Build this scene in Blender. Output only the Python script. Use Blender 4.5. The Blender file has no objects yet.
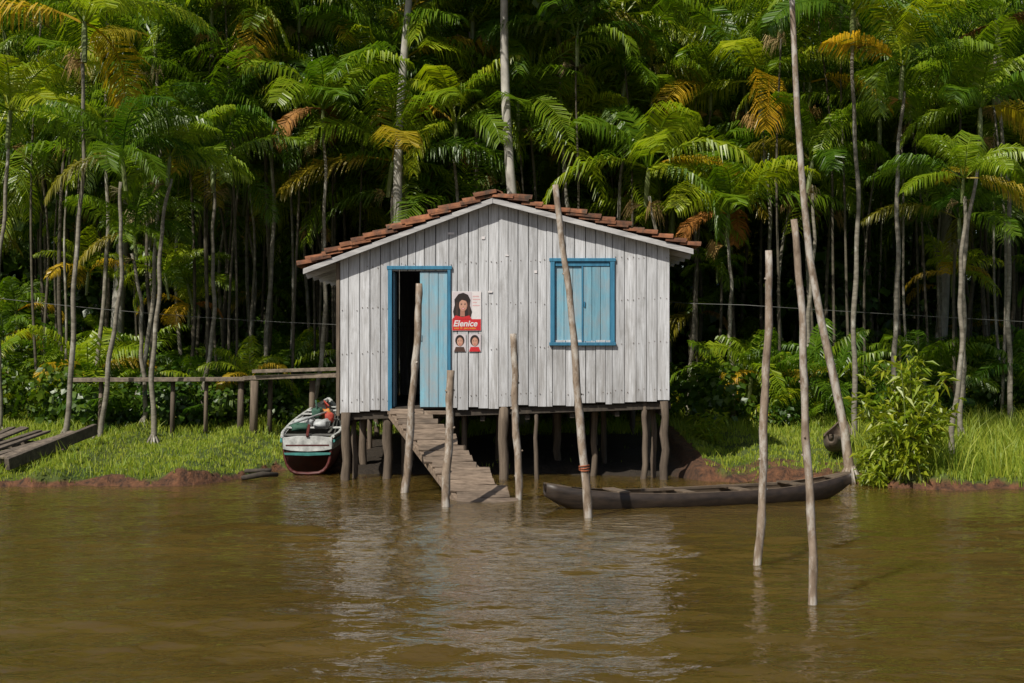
import bpy, math, random
import numpy as np
from mathutils import Vector, Matrix, Euler, noise
R = random.Random(7)
scene = bpy.context.scene
scene.view_settings.view_transform = 'Standard'
scene.view_settings.look = 'None'
scene.view_settings.exposure = 0
COL = scene.collection

# ------------------------------------------------------------ materials
def newmat(name):
    m = bpy.data.materials.new(name); m.use_nodes = True
    nt = m.node_tree; nt.nodes.clear()
    out = nt.nodes.new('ShaderNodeOutputMaterial')
    b = nt.nodes.new('ShaderNodeBsdfPrincipled')
    nt.links.new(b.outputs[0], out.inputs[0])
    return m, nt, b, out

def ramp(nt, fac, stops):
    r = nt.nodes.new('ShaderNodeValToRGB')
    e = r.color_ramp.elements
    while len(e) < len(stops): e.new(0.5)
    for i, (p, c) in enumerate(stops):
        e[i].position = p
        e[i].color = (c[0], c[1], c[2], 1) if not isinstance(c, (int, float)) else (c, c, c, 1)
    nt.links.new(fac, r.inputs[0])
    return r.outputs[0]

def tnoise(nt, scale, mapping=(1, 1, 1), detail=4, rough=0.6, coord='Object', dist=0.0):
    tc = nt.nodes.new('ShaderNodeTexCoord')
    mp = nt.nodes.new('ShaderNodeMapping'); mp.inputs['Scale'].default_value = mapping
    nt.links.new(tc.outputs[coord], mp.inputs[0])
    n = nt.nodes.new('ShaderNodeTexNoise')
    n.inputs['Scale'].default_value = scale; n.inputs['Detail'].default_value = detail
    n.inputs['Roughness'].default_value = rough; n.inputs['Distortion'].default_value = dist
    nt.links.new(mp.outputs[0], n.inputs['Vector'])
    return n.outputs['Fac']

def mixc(nt, fac, a, b, mode='MIX'):
    m = nt.nodes.new('ShaderNodeMix'); m.data_type = 'RGBA'; m.blend_type = mode
    for sock, v in ((m.inputs[0], fac), (m.inputs[6], a), (m.inputs[7], b)):
        if hasattr(v, 'is_linked'): nt.links.new(v, sock)
        elif isinstance(v, (int, float)): sock.default_value = v
        else: sock.default_value = (v[0], v[1], v[2], 1)
    return m.outputs[2]

def island(nt):
    g = nt.nodes.new('ShaderNodeNewGeometry'); return g.outputs['Random Per Island']

def bump(nt, b, h, strength=0.5, dist=0.01):
    bp = nt.nodes.new('ShaderNodeBump'); bp.inputs['Strength'].default_value = strength
    bp.inputs['Distance'].default_value = dist
    nt.links.new(h, bp.inputs['Height']); nt.links.new(bp.outputs[0], b.inputs['Normal'])

def wood(name, dark, light, mapping=(30, 30, 2), var=0.35, rough=0.8, patch=None, patchscale=2.5, patchlo=0.5, patchhi=0.7, bd=0.006, grime=None):
    m, nt, b, o = newmat(name)
    g = tnoise(nt, 1.0, mapping, 6, 0.65)
    c = ramp(nt, g, [(0.3, dark), (0.68, light)])
    if patch is not None:
        p = tnoise(nt, patchscale, (1, 1, 0.45), 7, 0.7)
        f = ramp(nt, p, [(patchlo, 0.0), (patchhi, 1.0)])
        c = mixc(nt, f, c, patch)
    if grime is not None:   # dirt splashed and soaked up from the foot of the wall: (z_low, z_high, colour)
        tc = nt.nodes.new('ShaderNodeTexCoord'); sx = nt.nodes.new('ShaderNodeSeparateXYZ'); nt.links.new(tc.outputs['Object'], sx.inputs[0])
        mr = nt.nodes.new('ShaderNodeMapRange'); mr.inputs[1].default_value = grime[0]; mr.inputs[2].default_value = grime[1]; mr.inputs[3].default_value = .75; mr.inputs[4].default_value = 0.22
        nt.links.new(sx.outputs[2], mr.inputs[0])
        gn = ramp(nt, tnoise(nt, 1.0, (9, 9, 0.9), 6, .7), [(0.40, 0.0), (0.66, 1.0)])
        f = mixc(nt, 1.0, gn, mr.outputs[0], 'MULTIPLY')
        c = mixc(nt, f, c, grime[2])
    v = ramp(nt, island(nt), [(0, 1 - var), (1, 1.0)])
    c = mixc(nt, 1.0, c, v, 'MULTIPLY')
    nt.links.new(c, b.inputs['Base Color']); b.inputs['Roughness'].default_value = rough
    bump(nt, b, g, 0.7, bd)
    return m

def leafmat(name, a, bcol, trans=0.35, objvar=True, rough=0.38):
    m, nt, b, out = newmat(name)
    c = mixc(nt, island(nt), a, bcol)
    if objvar:
        oi = nt.nodes.new('ShaderNodeObjectInfo'); at = nt.nodes.new('ShaderNodeAttribute'); at.attribute_name = 'var'
        ad = nt.nodes.new('ShaderNodeMath'); ad.operation = 'ADD'; fr = nt.nodes.new('ShaderNodeMath'); fr.operation = 'FRACT'
        nt.links.new(oi.outputs['Random'], ad.inputs[0]); nt.links.new(at.outputs['Fac'], ad.inputs[1]); nt.links.new(ad.outputs[0], fr.inputs[0])
        v = ramp(nt, fr.outputs[0], [(0, (0.50, 0.62, 0.6)), (0.5, (0.95, 0.97, 0.9)), (1, (1.45, 1.2, 0.75))])
        c = mixc(nt, 1.0, c, v, 'MULTIPLY')
    nt.links.new(c, b.inputs['Base Color']); b.inputs['Roughness'].default_value = rough
    b.inputs['Specular IOR Level'].default_value = 0.5
    t = nt.nodes.new('ShaderNodeBsdfTranslucent')
    c2 = mixc(nt, 1.0, c, (1.5, 1.6, 0.6), 'MULTIPLY')
    nt.links.new(c2, t.inputs[0])
    mx = nt.nodes.new('ShaderNodeMixShader'); mx.inputs[0].default_value = trans
    nt.links.new(b.outputs[0], mx.inputs[1]); nt.links.new(t.outputs[0], mx.inputs[2])
    nt.links.new(mx.outputs[0], out.inputs[0])
    return m

def plain(name, c, rough=0.6, ns=12, var=0.25):
    m, nt, b, o = newmat(name)
    n = tnoise(nt, ns, (1, 1, 1), 5)
    col = ramp(nt, n, [(0.3, tuple(x * (1 - var) for x in c)), (0.7, tuple(min(1, x * (1 + var * .5)) for x in c))])
    nt.links.new(col, b.inputs['Base Color']); b.inputs['Roughness'].default_value = rough
    bump(nt, b, n, 0.3, 0.003)
    return m

M_wall = wood('white_weathered_planks', (0.36, 0.36, 0.365), (0.72, 0.73, 0.76), (38, 38, 2.0), 0.28, 0.75,
              patch=(0.27, 0.26, 0.25), patchscale=3.2, patchlo=0.54, patchhi=0.80, grime=(1.0, 2.6, (0.20, 0.18, 0.16)))
M_blue = wood('light_blue_paint', (0.13, 0.30, 0.40), (0.22, 0.47, 0.58), (30, 30, 2), 0.25, 0.6, patch=(0.30, 0.34, 0.36), patchscale=3, patchlo=0.42, patchhi=0.66)
M_blued = wood('dark_blue_paint', (0.02, 0.11, 0.20), (0.04, 0.21, 0.34), (20, 20, 3), 0.2, 0.6)
M_fascia = wood('grey_fascia', (0.26, 0.25, 0.25), (0.52, 0.51, 0.50), (3, 20, 20), 0.2, 0.75)
M_post = wood('post_wood', (0.07, 0.05, 0.034), (0.19, 0.145, 0.105), (20, 20, 2.5), 0.4, 0.9)
M_pole = wood('pole_bark', (0.12, 0.08, 0.05), (0.36, 0.28, 0.21), (14, 14, 5), 0.25, 0.85, patch=(0.46, 0.42, 0.37), patchscale=7, patchlo=0.48, patchhi=0.6)
M_ramp = wood('ramp_planks', (0.09, 0.062, 0.042), (0.29, 0.215, 0.155), (6, 20, 20), 0.45, 0.85)
M_raft = wood('old_grey_boards', (0.07, 0.055, 0.04), (0.26, 0.205, 0.155), (12, 12, 12), 0.6, 0.9)
M_dark = wood('dark_interior_wood', (0.03, 0.025, 0.02), (0.07, 0.055, 0.04), (20, 20, 2), 0.3, 0.9)
M_tile = wood('clay_roof_tiles', (0.12, 0.042, 0.022), (0.38, 0.15, 0.065), (7, 7, 7), 0.65, 0.9, patch=(0.06, 0.045, 0.03), patchscale=5, patchlo=0.48, patchhi=0.66)
M_canoe = wood('dugout_wood', (0.014, 0.010, 0.008), (0.05, 0.034, 0.024), (3, 14, 14), 0.2, 0.5)
M_canoein = wood('dugout_inside', (0.07, 0.048, 0.032), (0.19, 0.14, 0.095), (3, 14, 14), 0.4, 0.7)
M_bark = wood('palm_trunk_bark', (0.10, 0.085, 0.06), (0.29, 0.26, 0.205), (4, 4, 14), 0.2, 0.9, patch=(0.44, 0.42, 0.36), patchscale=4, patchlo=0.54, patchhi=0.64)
M_barkd = wood('shade_trunk_bark', (0.04, 0.034, 0.022), (0.125, 0.105, 0.072), (4, 4, 12), 0.2, 0.9)  # darker copy of the palm bark, forest shade put into its colour
M_pale = wood('pale_tree_bark', (0.22, 0.20, 0.17), (0.55, 0.52, 0.46), (6, 6, 3), 0.2, 0.9)

M_green = leafmat('palm_leaf_green', (0.065, 0.145, 0.008), (0.125, 0.215, 0.012), 0.40)
M_green2 = leafmat('palm_leaf_bright', (0.15, 0.25, 0.010), (0.27, 0.34, 0.018), 0.45)
M_yellow = leafmat('palm_leaf_yellow', (0.34, 0.27, 0.02), (0.46, 0.33, 0.03), 0.4)
M_dead = leafmat('palm_leaf_dead', (0.22, 0.10, 0.03), (0.38, 0.18, 0.05), 0.2, rough=0.8)
M_broom = leafmat('palm_fruit_stalk', (0.24, 0.18, 0.08), (0.36, 0.25, 0.12), 0.1, rough=0.8)
M_broad = leafmat('broad_leaf', (0.025, 0.068, 0.006), (0.075, 0.135, 0.012), 0.3)
M_bush = leafmat('bush_leaf', (0.18, 0.27, 0.02), (0.38, 0.40, 0.03), 0.45, objvar=False)
M_grass = leafmat('grass_blade', (0.17, 0.26, 0.02), (0.38, 0.41, 0.045), 0.4, objvar=False, rough=0.55)
M_shaft = plain('palm_crownshaft', (0.14, 0.17, 0.05), 0.5)
CM = [M_green, M_green2, M_yellow, M_dead, M_broom, M_shaft]

# ------------------------------------------------------------ mesh builder
class MB:
    def __init__(s): s.v = []; s.f = []; s.m = []
    def add(s, vs, fs, mi=0):
        o = len(s.v); s.v += [tuple(p) for p in vs]
        s.f += [tuple(i + o for i in f) for f in fs]; s.m += [mi] * len(fs)
    def prism(s, x0, x1, y0, y1, b0, b1, t0, t1, mi=0):
        s.add([(x0, y0, b0), (x1, y0, b1), (x1, y1, b1), (x0, y1, b0), (x0, y0, t0), (x1, y0, t1), (x1, y1, t1), (x0, y1, t0)],
              [(0, 3, 2, 1), (4, 5, 6, 7), (0, 1, 5, 4), (1, 2, 6, 5), (2, 3, 7, 6), (3, 0, 4, 7)], mi)
    def box(s, x0, x1, y0, y1, z0, z1, mi=0): s.prism(x0, x1, y0, y1, z0, z0, z1, z1, mi)
    def beam(s, p, q, w, h, mi=0, up=(0, 0, 1), w2=None):
        p = Vector(p); q = Vector(q); d = (q - p).normalized(); up = Vector(up)
        sd = d.cross(up).normalized(); u = sd.cross(d).normalized(); w2 = w if w2 is None else w2
        vs = []
        for c, ww in ((p, w), (q, w2)):
            for a, b in ((-1, -1), (1, -1), (1, 1), (-1, 1)): vs.append(c + sd * a * ww / 2 + u * b * h / 2)
        s.add(vs, [(0, 3, 2, 1), (4, 5, 6, 7), (0, 1, 5, 4), (1, 2, 6, 5), (2, 3, 7, 6), (3, 0, 4, 7)], mi)
    def tube(s, pts, rad, seg=8, mi=0, jit=0.0):
        pts = [Vector(p) for p in pts]; vs = []; fs = []
        for i, p in enumerate(pts):
            d = (pts[min(i + 1, len(pts) - 1)] - pts[max(i - 1, 0)]).normalized()
            a = d.orthogonal() if abs(d.z) < 0.5 else Vector((1, 0, 0)); a = (a - d * a.dot(d)).normalized(); b = d.cross(a)
            r = rad[i] if isinstance(rad, (list, tuple)) else rad
            for k in range(seg):
                t = 2 * math.pi * k / seg; rr = r * (1 + jit * R.uniform(-1, 1))
                vs.append(p + a * math.cos(t) * rr + b * math.sin(t) * rr)
        n = len(pts)
        for i in range(n - 1):
            for k in range(seg):
                k2 = (k + 1) % seg
                fs.append((i * seg + k, i * seg + k2, (i + 1) * seg + k2, (i + 1) * seg + k))
        fs.append(tuple(range(seg - 1, -1, -1))); fs.append(tuple((n - 1) * seg + k for k in range(seg)))
        s.add(vs, fs, mi)
    def mesh(s, name, mats, smooth=False):
        me = bpy.data.meshes.new(name); me.from_pydata(s.v, [], s.f)
        for m in mats: me.materials.append(m)
        me.polygons.foreach_set('material_index', s.m)
        me.polygons.foreach_set('use_smooth', [smooth] * len(s.f))
        me.update(); return me
    def obj(s, name, mats, parent=None, smooth=False, bevel=0):
        o = bpy.data.objects.new(name, s.mesh(name, mats, smooth)); COL.objects.link(o)
        if parent: o.parent = parent
        if bevel:
            b = o.modifiers.new('bevel', 'BEVEL'); b.width = bevel; b.segments = 1; b.limit_method = 'ANGLE'
        return o

def empty(name, loc=(0, 0, 0)):
    e = bpy.data.objects.new(name, None); e.empty_display_size = 0.3; COL.objects.link(e); e.location = loc; return e
def inst(name, me, parent, loc, rot=(0, 0, 0), sc=(1, 1, 1)):
    o = bpy.data.objects.new(name, me); COL.objects.link(o); o.parent = parent
    o.location = loc; o.rotation_euler = rot
    o.scale = (sc, sc, sc) if isinstance(sc, (int, float)) else sc
    return o
_cache = {}
def arrays(me):
    if me.name not in _cache:
        nv = len(me.vertices); nl = len(me.loops); npo = len(me.polygons)
        co = np.empty(nv * 3, np.float32); me.vertices.foreach_get('co', co)
        lv = np.empty(nl, np.int32); me.loops.foreach_get('vertex_index', lv)
        ls = np.empty(npo, np.int32); me.polygons.foreach_get('loop_start', ls)
        mi = np.empty(npo, np.int32); me.polygons.foreach_get('material_index', mi)
        _cache[me.name] = (co.reshape(-1, 3), lv, ls, mi)
    return _cache[me.name]
class Mass:
    """gathers many transformed copies into one real mesh"""
    def __init__(s, seed=0): s.items = []; s.r = random.Random(seed)
    def add(s, me, loc, rot=(0, 0, 0), sc=1.0):
        sc = (sc, sc, sc) if isinstance(sc, (int, float)) else sc
        s.items.append((me, Matrix.LocRotScale(Vector(loc), Euler(rot), Vector(sc)), s.r.random()))
    def build(s, name, mats, parent, smooth=False):
        cs, lvs, lss, mis, vr = [], [], [], [], []; ov = 0; ol = 0
        for me, M, v in s.items:
            co, lv, ls, mi = arrays(me); A = np.array(M, dtype=np.float32)
            cs.append(co @ A[:3, :3].T + A[:3, 3]); lvs.append(lv + ov); lss.append(ls + ol); mis.append(mi); vr.append(np.full(len(co), v, np.float32))
            ov += len(co); ol += len(lv)
        co = np.concatenate(cs); lv = np.concatenate(lvs); ls = np.concatenate(lss); mi = np.concatenate(mis); vr = np.concatenate(vr)
        me = bpy.data.meshes.new(name); me.vertices.add(len(co)); me.vertices.foreach_set('co', co.ravel())
        me.loops.add(len(lv)); me.loops.foreach_set('vertex_index', lv.astype(np.int32))
        me.polygons.add(len(ls)); me.polygons.foreach_set('loop_start', ls.astype(np.int32))
        for m in mats: me.materials.append(m)
        me.polygons.foreach_set('material_index', mi.astype(np.int32)); me.polygons.foreach_set('use_smooth', np.full(len(ls), smooth))
        at = me.attributes.new('var', 'FLOAT', 'POINT'); at.data.foreach_set('value', vr)
        me.update(calc_edges=True)
        o = bpy.data.objects.new(name, me); COL.objects.link(o); o.parent = parent; return o
def poly_line(x, pts):
    if x <= pts[0][0]: return pts[0][1]
    for (a, b), (c, d) in zip(pts, pts[1:]):
        if x <= c: return b + (d - b) * (x - a) / (c - a)
    return pts[-1][1]

# ------------------------------------------------------------ terrain
SH = [(-60, 19.3), (-9, 19.7), (-7, 19.9), (-4.5, 20.2), (-4.0, 21.0), (-3.8, 22.4), (-2.7, 22.6), (-2.3, 21.8), (0, 21.9), (2.4, 21.6), (2.9, 20.7),
      (5.0, 20.3), (5.4, 19.7), (8, 19.6), (12, 19.5), (60, 19)]
def shore(x):
    return poly_line(x, SH) + 0.26 * noise.noise(Vector((x * 0.9, 3, 0))) + 0.16 * noise.noise(Vector((x * 3.5, 9, 0))) + 0.08 * noise.noise(Vector((x * 9, 2, 0)))
def gz(x, y, sx=None):
    s = shore(x) if sx is None else sx
    d = y - s
    if d < 0: return max(-1.0, d * 0.35) - 0.01
    kk = .16 + .25 * max(0, noise.noise(Vector((x * 1.9, 4, 1))))
    k = min(1, d / kk); k = k * k * (3 - 2 * k)
    hh = 0.115 + 0.12 * noise.noise(Vector((x * 1.6, 0, 5))) + .05 * noise.noise(Vector((x * 6, y * 2, 5)))
    if -2.7 < x < 2.7: hh *= 0.5
    z = max(.02, hh) * k + 0.50 * (1 - math.exp(-d / 5.0))
    return z + 0.035 * noise.noise(Vector((x * 0.8, y * 0.8, 0))) * min(1, d) + 0.04 * noise.noise(Vector((x * 5, y * 5, 0))) * min(1, d * 4)
def mud(x, y, s):
    d = y - s; wd = .30 + .35 * noise.noise(Vector((x * 1.3, 6, 0)))
    m = max(0, 1 - d / max(.1, wd)) if d > 0 else 1
    if -2.9 < x < 2.9 and y < 26.5: m = max(m, 1 - max(0, (y - 25.5)))
    if 2.9 <= x < 5.2 and d < 1.2: m = max(m, 0.55 * (1.2 - d) / 1.2 + 0.2)
    m += 0.5 * noise.noise(Vector((x * 1.7, y * 1.7, 7))) + .25 * noise.noise(Vector((x * 6, y * 6, 7)))
    return min(1, max(0, m))
def dark_under_house(x, y): return max(0.0, min(1.0, (2.9 - abs(x)) / .5)) * max(0.0, min(1.0, (27.5 - y) / 1.0))  # mask over the house footprint, where the soil colour is darkened
xs = [-500, -200, -90, -50, -35, -25, -20] + list(np.arange(-16, 16.01, 0.09)) + [20, 25, 35, 50, 90, 200, 500]
ys = [-500, -150, -40, 0, 12, 16, 18] + list(np.arange(19, 23.2, 0.06)) + list(np.arange(23.3, 32, 0.3)) + [33, 35, 38, 42, 50, 60, 90, 200, 500]
xs = [float(v) for v in xs]; ys = [float(v) for v in ys]
vs = []; mv = []; wv_ = []
for x in xs:
    s = shore(x)
    for y in ys:
        vs.append((x, y, gz(x, y, s))); mv.append(mud(x, y, s)); wv_.append(dark_under_house(x, y))
ny = len(ys)
fs = [(i * ny + j, (i + 1) * ny + j, (i + 1) * ny + j + 1, i * ny + j + 1) for i in range(len(xs) - 1) for j in range(ny - 1)]
me = bpy.data.meshes.new('ground'); me.from_pydata(vs, [], fs)
at = me.attributes.new('mud', 'FLOAT', 'POINT'); at.data.foreach_set('value', mv)
at = me.attributes.new('dark_under_house', 'FLOAT', 'POINT'); at.data.foreach_set('value', wv_)
me.polygons.foreach_set('use_smooth', [True] * len(fs))
m, nt, b, o = newmat('bank_soil_and_turf')
a = nt.nodes.new('ShaderNodeAttribute'); a.attribute_name = 'mud'
a2 = nt.nodes.new('ShaderNodeAttribute'); a2.attribute_name = 'dark_under_house'
n1 = tnoise(nt, 9, (1, 1, 1), 8, 0.7); n2 = tnoise(nt, 1.2, (1, 1, 1), 4)
turf = mixc(nt, ramp(nt, n2, [(0.35, 0.0), (0.65, 1.0)]), (0.06, 0.10, 0.015), (0.12, 0.15, 0.022))
soil = ramp(nt, n1, [(0.34, (0.035, 0.017, 0.009)), (0.66, (0.25, 0.105, 0.045))])
soil = mixc(nt, a2.outputs['Fac'], soil, (0.035, 0.024, 0.014))  # soil colour set darker under the house
c = mixc(nt, ramp(nt, a.outputs['Fac'], [(0.35, 0.0), (0.6, 1.0)]), turf, soil)
nt.links.new(c, b.inputs['Base Color']); b.inputs['Roughness'].default_value = 0.85
bump(nt, b, n1, 1.0, 0.14)
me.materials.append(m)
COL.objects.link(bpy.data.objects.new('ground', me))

# ------------------------------------------------------------ water: real ripples in the mesh
g = np.random.RandomState(5)
gx = np.concatenate([[-500, -120, -40, -20], np.arange(-13, 13.01, .045), [20, 40, 120, 500]])
gy = np.concatenate([[-500, -120, -30, -5, 2], np.arange(5, 14, .027), np.arange(14, 23.0, .035), [26]])
X, Y = np.meshgrid(gx, gy, indexing='ij'); Z = np.zeros_like(X)
for i in range(56):
    lam = 0.15 * (9.0 ** g.rand()); th = g.normal(0, .60); k = 2 * math.pi / lam
    amp = 0.030 * lam / (2 * math.pi) * (1.0 if lam < .7 else .75)
    ph = g.uniform(0, 6.283)
    px = X * math.sin(th) * k; py = Y * math.cos(th) * k
    Z += amp * np.sin(px + py + ph + 1.3 * np.sin(X * .37 + i) * np.cos(Y * .31 + i * 2)) * (.7 + .5 * np.sin(X * .9 + i * 1.7 + Y * .6) * np.sin(Y * 1.1 - X * .5 + i))
env = .78 + .30 * np.sin(X * .45 + 1.2 * np.sin(Y * .5)) * np.sin(Y * .62 + .8 * np.sin(X * .3)) + .26 * np.sin(Y * 1.35 + .7 * np.sin(X * .8) + 1)
edge = np.clip((13 - np.abs(X)) / 1.5, 0, 1) * np.clip((Y - 5) / 1.0, 0, 1) * np.clip((22.9 - Y) / .6, 0, 1)
calm = 1 - .5 * np.clip((Y - 15.5) / 3, 0, 1)
Z *= np.clip(env, .25, 1.4) * edge * calm
nx, nyy = X.shape
co = np.stack([X, Y, Z], -1).reshape(-1, 3).astype(np.float32)
ii, jj = np.meshgrid(np.arange(nx - 1), np.arange(nyy - 1), indexing='ij'); a_ = (ii * nyy + jj).ravel()
q = np.stack([a_, a_ + nyy, a_ + nyy + 1, a_ + 1], -1).astype(np.int32)
me = bpy.data.meshes.new('river_water'); me.vertices.add(len(co)); me.vertices.foreach_set('co', co.ravel())
me.loops.add(q.size); me.loops.foreach_set('vertex_index', q.ravel()); me.polygons.add(len(q)); me.polygons.foreach_set('loop_start', np.arange(0, q.size, 4, dtype=np.int32))
me.polygons.foreach_set('use_smooth', np.ones(len(q), bool)); me.update(calc_edges=True)
m, nt, b, o = newmat('muddy_river_water')
big = tnoise(nt, 0.35, (0.6, 1.4, 1), 3)
c = ramp(nt, big, [(0.35, (0.068, 0.043, 0.0095)), (0.7, (0.100, 0.065, 0.016))])
nt.links.new(c, b.inputs['Base Color']); b.inputs['Roughness'].default_value = 0.02; b.inputs['IOR'].default_value = 1.42
b.inputs['Subsurface Weight'].default_value = 1.0; b.inputs['Subsurface Radius'].default_value = (1.0, 0.8, 0.5); b.inputs['Subsurface Scale'].default_value = 0.5
b.subsurface_method = 'BURLEY'
bb = nt.nodes.new('ShaderNodeBump'); bb.inputs['Strength'].default_value = 1; bb.inputs['Distance'].default_value = .016
nt.links.new(tnoise(nt, 9, (0.7, 1.2, 1), 3, 0.5, dist=0.5), bb.inputs['Height'])
nt.links.new(bb.outputs[0], b.inputs['Normal'])
me.materials.append(m); COL.objects.link(bpy.data.objects.new('river_water', me))

# ------------------------------------------------------------ palm crowns
def frond(mb, rng, az, e0, bend, L, mi, nl=44, lmax=0.62, twist=0.0):
    n = 12; r = 0.05; z = 0.0; rac = [(r, z)]; angs = []
    for i in range(n):
        t = (i + 0.5) / n
        e = e0 - bend * (t ** 1.25)
        angs.append(e); r += math.cos(e) * L / n; z += math.sin(e) * L / n; rac.append((r, z))
    angs.append(angs[-1])
    sw = rng.uniform(-.25, .25)
    def P(t):
        f = min(t * n, n - 1e-4); i = int(f); g = f - i; a = az + sw * t * t
        ca, sa = math.cos(a), math.sin(a)
        rr = rac[i][0] * (1 - g) + rac[i + 1][0] * g; zz = rac[i][1] * (1 - g) + rac[i + 1][1] * g
        e = angs[i]; return Vector((rr * ca, rr * sa, zz)), Vector((math.cos(e) * ca, math.cos(e) * sa, math.sin(e))), Vector((-sa, ca, 0))
    mb.tube([P(k / 8)[0] for k in range(9)], [0.022 * (1 - 0.85 * k / 8) + 0.003 for k in range(9)], 3, mi)
    for k in range(nl):
        t = 0.16 + 0.84 * k / (nl - 1)
        p, tg, side0 = P(t); nrm = side0.cross(tg) * -1
        if nrm.z < 0 and abs(tg.z) < .95: nrm = -nrm
        ll = lmax * (math.sin(math.pi * (0.14 + 0.80 * (t - .16) / .84)) ** 0.6)
        for sgn in (-1, 1):
            if rng.random() < .03: continue
            s = (side0 * sgn * math.cos(twist) + nrm * math.sin(twist) * sgn)
            d1 = (s * 0.85 + tg * rng.uniform(0.40, 0.6) + nrm * 0.12 + Vector((0, 0, rng.uniform(-0.3, 0.0)))).normalized()
            d2 = (d1 * 0.7 + Vector((rng.uniform(-.1, .1), rng.uniform(-.1, .1), rng.uniform(-1.3, -0.7)))).normalized()
            l = ll * rng.uniform(0.85, 1.1); w = 0.021
            wv = (tg * 0.9 + nrm * rng.uniform(-.5, .5)).normalized() * w
            a = p; m1 = a + d1 * l * 0.5; e = m1 + d2 * l * 0.5
            mb.add([a - wv * .5, a + wv * .5, m1 + wv, m1 - wv, e], [(0, 1, 2, 3), (3, 2, 4)], mi)

def crown(seed, nf=11, L=2.2, yellow=0.1, dead=0.1, broom=True, nl=44, bright=0.45):
    rng = random.Random(seed); mb = MB()
    for i in range(nf):
        q = i / (nf - 1); az = i * 2.39996 + rng.uniform(-.3, .3)
        e0 = math.radians(82 - 72 * q ** 1.1 + rng.uniform(-8, 8))
        bend = math.radians(45 + 60 * rng.random() + 12 * q)
        mi = 0 if rng.random() > bright else 1
        if q > .6 and rng.random() < yellow * 2: mi = 2
        if q > .75 and rng.random() < dead * 2: mi = 3; bend += .6
        frond(mb, rng, az, e0, bend, L * rng.uniform(.8, 1.15) * (0.8 if q < .1 else 1) * (.6 if mi == 3 else 1), mi, nl, 0.66 * L / 2.2 * (.6 if mi == 3 else 1), rng.uniform(-.5, .5))
    mb.tube([(0, 0, -0.75), (0, 0, -0.3), (0, 0, 0.1)], [0.045, 0.058, 0.03], 7, 5)
    if broom:
        for j in range(rng.randint(1, 3)):
            a = rng.uniform(0, 6.28)
            for k in range(22):
                a2 = a + rng.uniform(-.5, .5); l = rng.uniform(.35, .6); c0 = Vector((math.cos(a), math.sin(a), 0)) * .08 + Vector((0, 0, -.72))
                d = Vector((math.cos(a2), math.sin(a2), rng.uniform(-.6, .5))).normalized()
                e = c0 + d * l * .5; f = e + (d * .4 + Vector((0, 0, -.8))) * l * .5; w = Vector((0.006, 0.006, 0.004))
                mb.add([c0 - w, c0 + w, e + w, e - w, f], [(0, 1, 2, 3), (3, 2, 4)], 4)
    return mb.mesh('palm_crown', CM)
CR = [crown(10 + i, R.randint(9, 12), R.uniform(2.0, 2.6), 0.16, 0.05, True, 52, .65) for i in range(8)]
CRfar = [crown(40 + i, R.randint(9, 12), R.uniform(2.1, 2.7), 0.05, 0.02, True, 38, .6) for i in range(6)]
CRlow = [crown(60 + i, R.randint(8, 11), R.uniform(1.6, 2.1), yl, dd, False, 34, br) for i, (yl, dd, br) in enumerate([(0.03, .0, .25), (.06, .03, .7), (.4, .05, .9), (.6, .2, .9)])]

def trunk_mesh(seed):
    rng = random.Random(seed); mb = MB(); n = 12
    pts = []; rr = []
    a = rng.uniform(0, 6.28); am = rng.uniform(.1, .45)
    for i in range(n + 1):
        t = i / n; pts.append((math.cos(a) * am * math.sin(t * 3.14) + .06 * math.sin(t * 9 + a), math.sin(a) * am * math.sin(t * 3.14), -8 * (1 - t)))
        rr.append(0.055 - 0.025 * t)
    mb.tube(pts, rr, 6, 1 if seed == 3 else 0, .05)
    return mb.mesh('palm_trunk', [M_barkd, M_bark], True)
TR = [trunk_mesh(i) for i in range(6)]

# near palms: (foot x, y, crown x, crown z, scale, curve)
NEAR = [(-7.55, 24, -7.2, 6.9, .95, .05), (-7.0, 24, -6.5, 4.7, .75, .1), (-6.05, 24, -5.8, 4.8, .7, -.08), (-5.7, 26, -5.5, 4.9, .75, .1),
        (-3.75, 27, -3.6, 6.0, .85, .1), (-7.2, 27, -6.8, 7.3, .9, .2), (-9.0, 25, -8.8, 5.6, .9, -.1), (-2.3, 28, -2.2, 7.0, 1, .1),
        (-2.5, 27.5, -2.3, 5.0, .95, .1), (1.1, 28, .9, 7.7, 1, .1), (2.2, 28.5, 2.3, 6.8, 1, -.1), (2.9, 27, 2.6, 4.8, 1.0, .1), (4.2, 27, 4.1, 4.0, .85, 0),
        (5.0, 28, 4.9, 6.6, 1, .1), (5.75, 24, 5.82, 7.2, .95, .05), (6.5, 24, 6.65, 6.3, .8, -.05), (6.55, 21.2, 6.72, 4.2, .5, .04),
        (7.6, 24, 7.95, 5.6, .75, -.1), (5.4, 27, 5.7, 5.0, .85, .1), (-.9, 28.5, -.8, 8.2, 1, .1), (8.9, 25.5, 8.7, 7.2, 1, .1), (-4.9, 28, -4.8, 8.0, 1, .1),
        (-8.2, 28, -8.0, 8.5, 1, .1), (3.6, 29, 3.7, 8.2, 1, .1), (8.2, 26, 8.1, 3.9, .7, .05), (-6.6, 25.5, -6.7, 3.6, .6, .05), (-1.2, 27.5, -1.1, 5.8, .95, .1)]
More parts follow.
